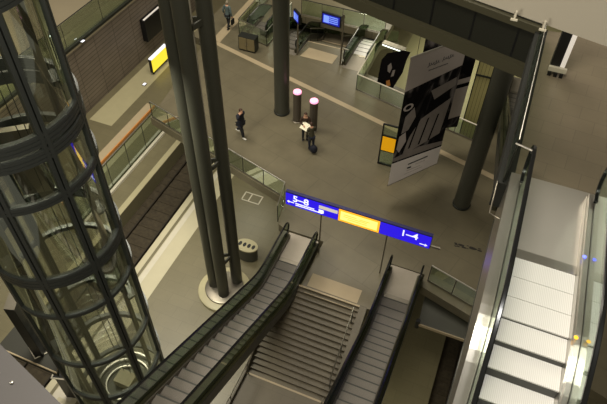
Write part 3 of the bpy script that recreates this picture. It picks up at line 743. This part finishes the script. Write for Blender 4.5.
# bollards
for x, y, lb in ((-8.62,21.4,'left of the two round bollards with a glowing pink top'),(-7.62,21.06,'right of the two round bollards with a glowing pink top, behind the couple')):
    t = thing('light_bollard', (x,y,0), lb, 'bollard', 'lit bollards in the hall')
    MB().lathe([(.20,.0),(.20,1.72)], (x,y,0), 28).build('post', M['bollard'], t, True)
    MB().lathe([(.205,1.74),(.205,1.80),(.19,1.83),(.06,1.84)], (x,y,0), 28).build('lamp_cap', M['pink'], t, True)
    MB().lathe([(.235,.001),(.235,.03),(.205,.045)], (x,y,0), 28).build('base_flange', M['inoxd'], t, True)
# blue screens
def monitor(label, x, y, z, w, h, ang, pole, group='blue information screens'):
    t = thing('information_screen', (x,y,0), label, 'screen', group)
    u = Vector((cos(ang),sin(ang),0)); n_ = Vector((sin(ang),-cos(ang),0)); c_ = Vector((x,y,z))
    MB().obox(c_, u*w/2, n_*.07, (0,0,h/2)).build('housing', M['black'], t, bevel=.01)
    s = MB().obox(c_+n_*.075, u*(w/2-.07), n_*.006, (0,0,h/2-.07)).build('screen', M['screen'], t)
    MB().obox(c_+n_*.085-u*w*.24, u*w*.14, n_*.004, (0,0,h*.3)).build('bright_column', M['screenl'], s)
    for k in range(4):
        MB().obox(c_+n_*.085+u*w*.14+Vector((0,0,h*(.26-.16*k))), u*w*.22, n_*.004, (0,0,h*.035)).build('text_row', M['screenl'], s)
    if pole:
        px = c_+u*(w/2+.12); 
        MB().cyl((px.x,px.y,0),(px.x,px.y,z+h/2+.15),.05,n=12).build('pole', M['inoxd'], t, True)
        MB().obox(c_+u*(w/2+.05), u*.1, n_*.03, (0,0,.05)).build('bracket', M['inoxd'], t)
        MB().obox(c_+u*(w/2+.3)+Vector((0,0,-z+1.1)), u*.25, n_*.02, (0,0,.03)).build('side_arm', M['inox'], t)
    else:
        MB().cyl((x,y+.1,0),(x,y+.1,z),.05,n=12).build('pole', M['inoxd'], t, True)
monitor('blue screen on a tall pole in front of the far stairs', -8.95, 26.95, 2.62, 1.15, .68, -.1, True)
monitor('small blue and white screen at the far left escalator', -10.85, 26.75, 2.45, .72, .62, -.75, False)
# wall display and yellow light box on the left platform
wd = thing('wall_display', (-23.3,31,-3), 'large black display on the brown tiled wall, left of the grouped columns', 'display')
MB().box(-23.5,-23.1,29.35,33,-3.75,-2.12).build('housing', M['black'], wd, bevel=.02)
MB().box(-23.25,-23.14,29.4,32.9,-2.12,-2.07).build('light_strip', M['signgrey'], wd)
yb = thing('advertising_lightbox', (-21.9,28.6,PZ), 'glowing yellow advertising light box on the left platform', 'sign')
MB().obox((-21.9,28.55,PZ+.72),(.0,1.0,0),(.1,0,0),(0,0,.52)).build('housing', M['black'], yb)
MB().obox((-21.79,28.55,PZ+.72),(.0,.95,0),(.012,0,0),(0,0,.47)).build('lit_face', M['yellowl'], yb)
MB().obox((-21.85,28.55,PZ+1.28),(.0,1.0,0),(.12,0,0),(0,0,.04)).build('top_light', M['signwhite'], yb)
for dy in (-.8,.8): MB().box(-21.95,-21.85,28.55+dy-.05,28.55+dy+.05,PZ,PZ+.2).build('foot', M['dsteel'], yb)
for x, y, z, lb in ((-23.3,23.55,-.44,'small white floor light at the foot of the walkway railing'),(-21.8,26.4,PZ,'small white floor light on the pale strip by the yellow light box')):
    t = thing('floor_light', (x,y,z), lb, 'light', 'small floor lights')
    MB().box(x-.12,x+.12,y-.15,y+.15,z,z+.06).build('case', M['inoxd'], t, bevel=.01)
    MB().box(x-.09,x+.09,y-.12,y+.12,z+.06,z+.075).build('lens', M['signwhite'], t)
# oval recycling bin on the platform
ob = thing('recycling_bin', (-9.05,16.0,PZ), 'oval metal recycling bin with dark openings on the platform', 'bin')
def oval(rx, ry, z0, z1, n=36): return MB().prism([(-9.05+rx*cos(2*PI*k/n), 16.0+ry*sin(2*PI*k/n)) for k in range(n)], z0, z1)
oval(.54,.36,PZ+.05,PZ+.85).build('body', M['steel'], ob, True)
oval(.58,.40,PZ+.85,PZ+.93).build('lid', M['lightstone'], ob, True)
oval(.5,.32,PZ,PZ+.05).build('foot', M['black'], ob, True)
for k in range(4):
    x = -9.05-.36+.24*k
    MB().prism([(x+.085*cos(2*PI*j/12), 16.0+.14*sin(2*PI*j/12)) for j in range(12)], PZ+.925, PZ+.936).build('opening', M['black'], ob)
# metal cabinet near the walking man
cb = thing('metal_cabinet', (-13.6,26.2,0), 'small olive double door cabinet at the end of the far left railing', 'cabinet')
MB().box(-14.15,-13.1,25.95,26.45,.06,.92).build('body', M['dsteel'], cb, bevel=.015)
for s in (0,1):
    dr = MB().box(-14.1+.5*s,-13.63+.5*s,25.93,25.95,.12,.86).build('door', M['cab'], cb)
    MB().box(-13.68+.1*s,-13.66+.1*s,25.91,25.93,.42,.58).build('handle', M['inox'], dr)
MB().box(-14.1,-13.15,26.0,26.4,0,.06).build('plinth', M['black'], cb)
# slim pylon on the upper floor
up = thing('slim_sign_pylon', (1.2,12.2,UZ), 'slim black pylon with a pale lit edge on the upper tiled floor', 'sign')
MB().box(1.06,1.26,12.2,12.5,UZ+.08,UZ+2.2).build('body', M['black'], up, bevel=.01)
MB().box(1.26,1.36,12.22,12.34,UZ+.08,UZ+2.2).build('lit_edge', M['signgrey'], up)
MB().box(1.04,1.42,12.12,12.2,UZ+.1,UZ+.2).build('foot_rail', M['white'], up)
for x in (1.09,1.22,1.34): MB().box(x-.035,x+.035,12.08,12.2,UZ,UZ+.1).build('foot', M['black'], up)
# yellow light at upper floor etc.

# ------------------------------------------------------------------ people
def skin_mesh(nodes, edges, rad, sub=2, root=0):
    me = bpy.data.meshes.new('s'); me.from_pydata(nodes, edges, []); o = bpy.data.objects.new('s', me); C.objects.link(o)
    md = o.modifiers.new('k', 'SKIN'); md.use_smooth_shade = True
    for i, r in enumerate(rad):
        sv = me.skin_vertices[0].data[i]; sv.radius = r if isinstance(r, tuple) else (r, r); sv.use_root = i == root
    ss = o.modifiers.new('ss', 'SUBSURF'); ss.levels = sub; ss.render_levels = sub
    dg = bpy.context.evaluated_depsgraph_get(); dg.update()
    out = bpy.data.meshes.new_from_object(o.evaluated_get(dg))
    bpy.data.objects.remove(o); bpy.data.meshes.remove(me); return out
def person(label, x, y, z, yaw, h, pose, top, legs, hair, shoes, longhair=False, bulk=1.):
    k = h/1.75; t = thing('person', (x,y,z), label, 'person', None)
    mt = Matrix.Translation((x,y,z)) @ Matrix.Rotation(yaw, 4, 'Z') @ Matrix.Scale(k, 4)
    lean = pose.get('lean', 0.)
    hipz = pose.get('hip', .93)
    J = dict(pel=(0,0,hipz), sp=(0,.02+lean*.3,hipz+.2), ch=(0,.01+lean*.7,hipz+.38), nb=(0,lean,hipz+.53), nk=(0,.015+lean*1.1,hipz+.59))
    for s, n in ((-1,'L'),(1,'R')):
        J['hip'+n] = (s*.09,0,hipz-.05); J['sh'+n] = (s*.185,lean*.9,hipz+.49)
        J.update({a+n: pose[a+n] for a in ('el','wr','kn','an')})
    # body
    names = ['pel','sp','ch','nb','nk','hipL','knL','anL','hipR','knR','anR','shL','elL','wrL','shR','elR','wrR']
    ix = {n:i for i,n in enumerate(names)}
    ed = [('pel','sp'),('sp','ch'),('ch','nb'),('nb','nk'),('pel','hipL'),('hipL','knL'),('knL','anL'),('pel','hipR'),('hipR','knR'),('knR','anR'),('nb','shL'),('shL','elL'),('elL','wrL'),('nb','shR'),('shR','elR'),('elR','wrR')]
    ed = [(ix[a],ix[b_]) for a,b_ in ed]
    rd = dict(pel=(.14,.105),sp=(.13,.095),ch=(.15,.105),nb=(.085,.075),nk=.055,hip=.085,kn=.056,an=.04,sh=.062,el=.043,wr=.029)
    R = [rd.get(n) or rd[n[:-1]] for n in names]
    me = skin_mesh([J[n] for n in names], ed, R)
    b_ = MB().mesh(me, Matrix.Identity(4)); bpy.data.meshes.remove(me)
    hc = Vector(J['nk'])+Vector((0,.03,.13))
    def hs(p):
        q = p.copy()
        if q.z < 0: q.x *= 1+.28*q.z/.12; q.y *= 1+.12*q.z/.12
        return q
    b_.ell(hc, (.076,.095,.118), 18, 14, hs)
    b_.ell(hc+Vector((0,.098,-.022)), (.013,.02,.024), 8, 6)
    for s in (-1,1):
        b_.ell(hc+Vector((s*.077,-.005,-.01)), (.012,.022,.032), 8, 6)
        b_.ell(hc+Vector((s*.030,.082,.008)), (.012,.010,.009), 8, 6)
    b_.ell(hc+Vector((0,.084,-.062)), (.024,.011,.008), 8, 6)
    for n, s in (('L',-1),('R',1)):
        e, w = Vector(J['el'+n]), Vector(J['wr'+n]); d_ = (w-e).normalized()
        sd = d_.cross(Vector((0,0,1)));
        if sd.length < .2: sd = Vector((0,1,0))
        sd.normalize(); pn = sd.cross(d_).normalized()
        b_.tube([w-d_*.02, w+d_*.02, w+d_*.05, w+d_*.085], [.026,.032,.036,.03], 10)
        for i, ln in enumerate((.07,.08,.076,.06)):
            o_ = w+d_*.075+sd*(-.028+.0187*i)
            b_.tube([o_, o_+d_*ln*.45-pn*.006, o_+d_*ln*.8-pn*.026, o_+d_*ln*.9-pn*.045], [.010,.0095,.0085,.006], 6)
        b_.tube([w+d_*.02-sd*.026, w+d_*.05-sd*.052-pn*.01, w+d_*.082-sd*.056-pn*.024], [.012,.011,.008], 6)
    bd = MB(); bd.v = [tuple(mt@Vector(v)) for v in b_.v]; bd.f = b_.f
    bd.build('body', M['skin'], t, True)
    def cloth(nm, keys, edges, radii, m):
        i2 = {n:i for i,n in enumerate(keys)}
        me = skin_mesh([J[n] if n in J else n for n in keys], [(i2[a],i2[c]) for a,c in edges], [tuple(v*bulk for v in r) if isinstance(r, tuple) else r*bulk for r in radii])
        MB().mesh(me, mt).build(nm, m, t, True); bpy.data.meshes.remove(me)
    J['hem'] = (0,lean*.1,hipz-.10)
    cloth('jacket', ['pel','hem','sp','ch','nb','shL','elL','wrL','shR','elR','wrR'],
          [('pel','hem'),('pel','sp'),('sp','ch'),('ch','nb'),('nb','shL'),('shL','elL'),('elL','wrL'),('nb','shR'),('shR','elR'),('elR','wrR')],
          [(.165,.13),(.17,.135),(.155,.12),(.172,.125),(.088,.085),.078,.060,.042,.078,.060,.042], top)
    cloth('trousers', ['pel','hipL','knL','anL','hipR','knR','anR'],
          [('pel','hipL'),('hipL','knL'),('knL','anL'),('pel','hipR'),('hipR','knR'),('knR','anR')],
          [(.145,.115),.098,.072,.058,.098,.072,.058], legs)
    for n in 'LR':
        a = Vector(J['an'+n]); tip = pose.get('toe'+n, -.0)
        MB().ell((0,0,0),(.046,.125,.045),12,8).build  # shape below
        s_ = MB().ell(a+Vector((0,.055,-.048+tip)), (.047,.135,.044), 14, 8)
        s_.v = [tuple(mt@Vector(v)) for v in s_.v]; s_.build('shoe', shoes, t, True)
    hm = MB()
    def hf(p):
        q = p.copy()
        if q.y > .03 and q.z < .045: q.y = .03-(q.y-.03)*.3
        if q.z < -.06 and not longhair: q.z = -.06
        return q
    hm.ell(hc+Vector((0,-.008,.012)), (.086,.104,.122 if not longhair else .125), 18, 14, hf)
    if longhair: hm.ell(hc+Vector((0,-.06,-.10)), (.085,.05,.14), 14, 10)
    hm.v = [tuple(mt@Vector(v)) for v in hm.v]; hm.build('hair', hair, t, True)
    return t, mt
walk = dict(elL=(-.27,-.12,1.13), wrL=(-.24,.03,.90), elR=(.30,.12,1.30), wrR=(.14,.14,1.52), knL=(-.09,-.02,.50), anL=(-.09,-.36,.24), knR=(.09,.16,.50), anR=(.09,.22,.09), lean=.04)
person('person in a dark navy suit walking alone across the hall with a raised arm', -10.66, 19.2, 0, -PI/2-.25, 1.72, walk, M['navy'], M['dark'], M['hairb'], M['shoew'], bulk=1.22)
hold = dict(elL=(-.24,.10,1.16), wrL=(-.12,.32,1.14), elR=(.24,.10,1.16), wrR=(.10,.32,1.16), knL=(-.10,.02,.50), anL=(-.10,-.02,.09), knR=(.10,.03,.50), anR=(.11,.03,.09), lean=.05)
person('person with long brown hair in a brown coat reading a paper map by the bollards', -7.72, 20.25, 0, PI+.35, 1.68, hold, M['brownc'], M['dark'], M['hairb'], M['shoe'], True)
hold2 = dict(elL=(-.26,.02,1.10), wrL=(-.20,.20,.98), elR=(.25,.12,1.14), wrR=(.12,.30,1.16), knL=(-.10,.05,.50), anL=(-.10,.0,.09), knR=(.11,.02,.50), anR=(.12,-.04,.09), lean=.07)
person('person in an olive jacket and dark jeans facing the map reader', -7.16, 19.66, 0, .75, 1.58, hold2, M['olive'], M['jean'], M['hairb'], M['shoe'])
away = dict(elL=(-.27,-.06,1.15), wrL=(-.28,.06,.90), elR=(.28,-.04,1.14), wrR=(.29,.02,.87), knL=(-.09,.10,.50), anL=(-.09,.13,.09), knR=(.09,-.02,.50), anR=(.09,-.20,.13), lean=.02)
pm, mm = person('person in a blue-grey jacket walking away at the top, carrying a dark bag', -15.72, 27.75, 0, -.15, 1.76, away, M['bluegrey'], M['dark'], M['hairg'], M['shoe'])
# things held
t = thing('paper_map', (-7.50,19.88,1.10), 'open white paper map held by the two people at the bollards', 'map')
c_ = Vector((-7.50,19.88,1.10))
u = Vector((.94,-.34,0))
for s in (-1, 1):
    MB().obox(c_+u*s*.17, u*.165, Vector((.05,.15,.10)), Vector((0,-.002,.003))).build('sheet_half', M['paper'], t)
wp = mm @ Vector((.30,.02,.76))
t = thing('shoulder_bag', tuple(wp+Vector((0,0,-.42))), 'dark bag in the hand of the person walking away', 'bag')
MB().obox(wp+Vector((.02,0,-.22)), (.05,0,0),(0,.17,0),(0,0,.17)).build('body', M['black'], t, bevel=.03)
MB().tube([wp+Vector((.02,-.09,-.06)),wp+Vector((.01,-.05,.03)),wp+Vector((.01,.05,.03)),wp+Vector((.02,.09,-.06))], .012, 6).build('handle', M['black'], t)
wp = Vector((-6.98,19.5,.0))
t = thing('backpack', tuple(wp), 'dark backpack on the floor at the feet of the person in jeans', 'bag')
MB().ell(wp+Vector((0,0,.24)), (.19,.15,.24), 14, 10).build('body', M['navy'], t, True)
MB().tube([wp+Vector((-.06,0,.46)),wp+Vector((0,0,.52)),wp+Vector((.06,0,.46))], .014, 6).build('loop', M['black'], t)

# ------------------------------------------------------------------ light
W = bpy.data.worlds.new('w'); bpy.context.scene.world = W; W.use_nodes = True
bg = W.node_tree.nodes['Background']; bg.inputs[0].default_value = (1.0,.90,.68,1); bg.inputs[1].default_value = .16
def area(name, loc, size, power, col, target=None, shape='DISK'):
    l = bpy.data.lights.new(name, 'AREA'); l.energy = power; l.size = size; l.color = col; l.shape = shape
    o = bpy.data.objects.new(name, l); C.objects.link(o); o.location = loc
    if target: o.rotation_euler = (Vector(target)-Vector(loc)).to_track_quat('-Z','Y').to_euler()
    return o
def spot(name, loc, target, power, col, ang=60, rad=.4, blend=.6):
    l = bpy.data.lights.new(name, 'SPOT'); l.energy = power; l.color = col; l.spot_size = math.radians(ang); l.spot_blend = blend; l.shadow_soft_size = rad
    o = bpy.data.objects.new(name, l); C.objects.link(o); o.location = loc
    o.rotation_euler = (Vector(target)-Vector(loc)).to_track_quat('-Z','Y').to_euler(); return o
warm = (1,.92,.77); neut = (1,.96,.90); grn = (1,1,.74)
area('hall_ceiling_lamps', (-8,23,24), 10, 2500, warm)
area('west_ceiling_lamps', (-19,20,22), 9, 3000, warm)
area('south_fill', (-3,4,26), 6, 1500, warm)  # unseen light added to brighten the gallery fascia and the escalators
area('gallery_fill', (-4,-1,16.6), 4, 820, warm, (-4,11,0))  # unseen light added below the gallery to brighten the stair risers
spot('escalator_spot', (1.9,3.5,23), (1.6,5.4,11.5), 2100, (1,.98,.94), 32, .5, .8)
area('platform_fill', (-12.5,11,8), 4, 950, (1,.96,.80))  # unseen light added in mid-air to brighten the left part of the platform
area('platform_fill', (.2,9,-.6), 1.2, 110, (1,.95,.74))  # unseen light added to brighten the platform beside the right dark escalator
area('far_platform_lamp', (-3,36,-.6), 5, 220, grn)
area('far_hall_lamp', (-9,38,6), 5, 700, (1,.95,.74))
area('under_hall_lamp', (-11.5,21,-.6), 3, 110, (1,.96,.76))

# ------------------------------------------------------------------ camera
sc = bpy.context.scene
cd = bpy.data.cameras.new('camera'); cam = bpy.data.objects.new('camera', cd); C.objects.link(cam)
f = 585.; N = (-16.,538.); A = (343.,-612.)
dn = Vector((N[0],N[1],f)).normalized(); a = Vector((A[0],A[1],f)); a = (a-a.dot(dn)*dn).normalized(); upv = -dn; xx = a.cross(upv)
rows = (xx, a, upv)      # world axes seen in camera axes (x right, y down, z forward)
right = Vector([r[0] for r in rows]); down = Vector([r[1] for r in rows]); fwd = Vector([r[2] for r in rows])
mw = Matrix.Identity(4)
for i in range(3): mw[i][0] = right[i]; mw[i][1] = -down[i]; mw[i][2] = -fwd[i]
mw.translation = Vector((0,0,19))
cam.matrix_world = mw
cd.sensor_width = 36; cd.lens = f/607*36; cd.clip_start = .05; cd.clip_end = 300
sc.camera = cam
sc.view_settings.view_transform = 'Standard'; sc.view_settings.look = 'None'; sc.view_settings.gamma = 1; sc.view_settings.exposure = 0.
for o in bpy.data.objects:
    if '_o' in o: del o['_o']
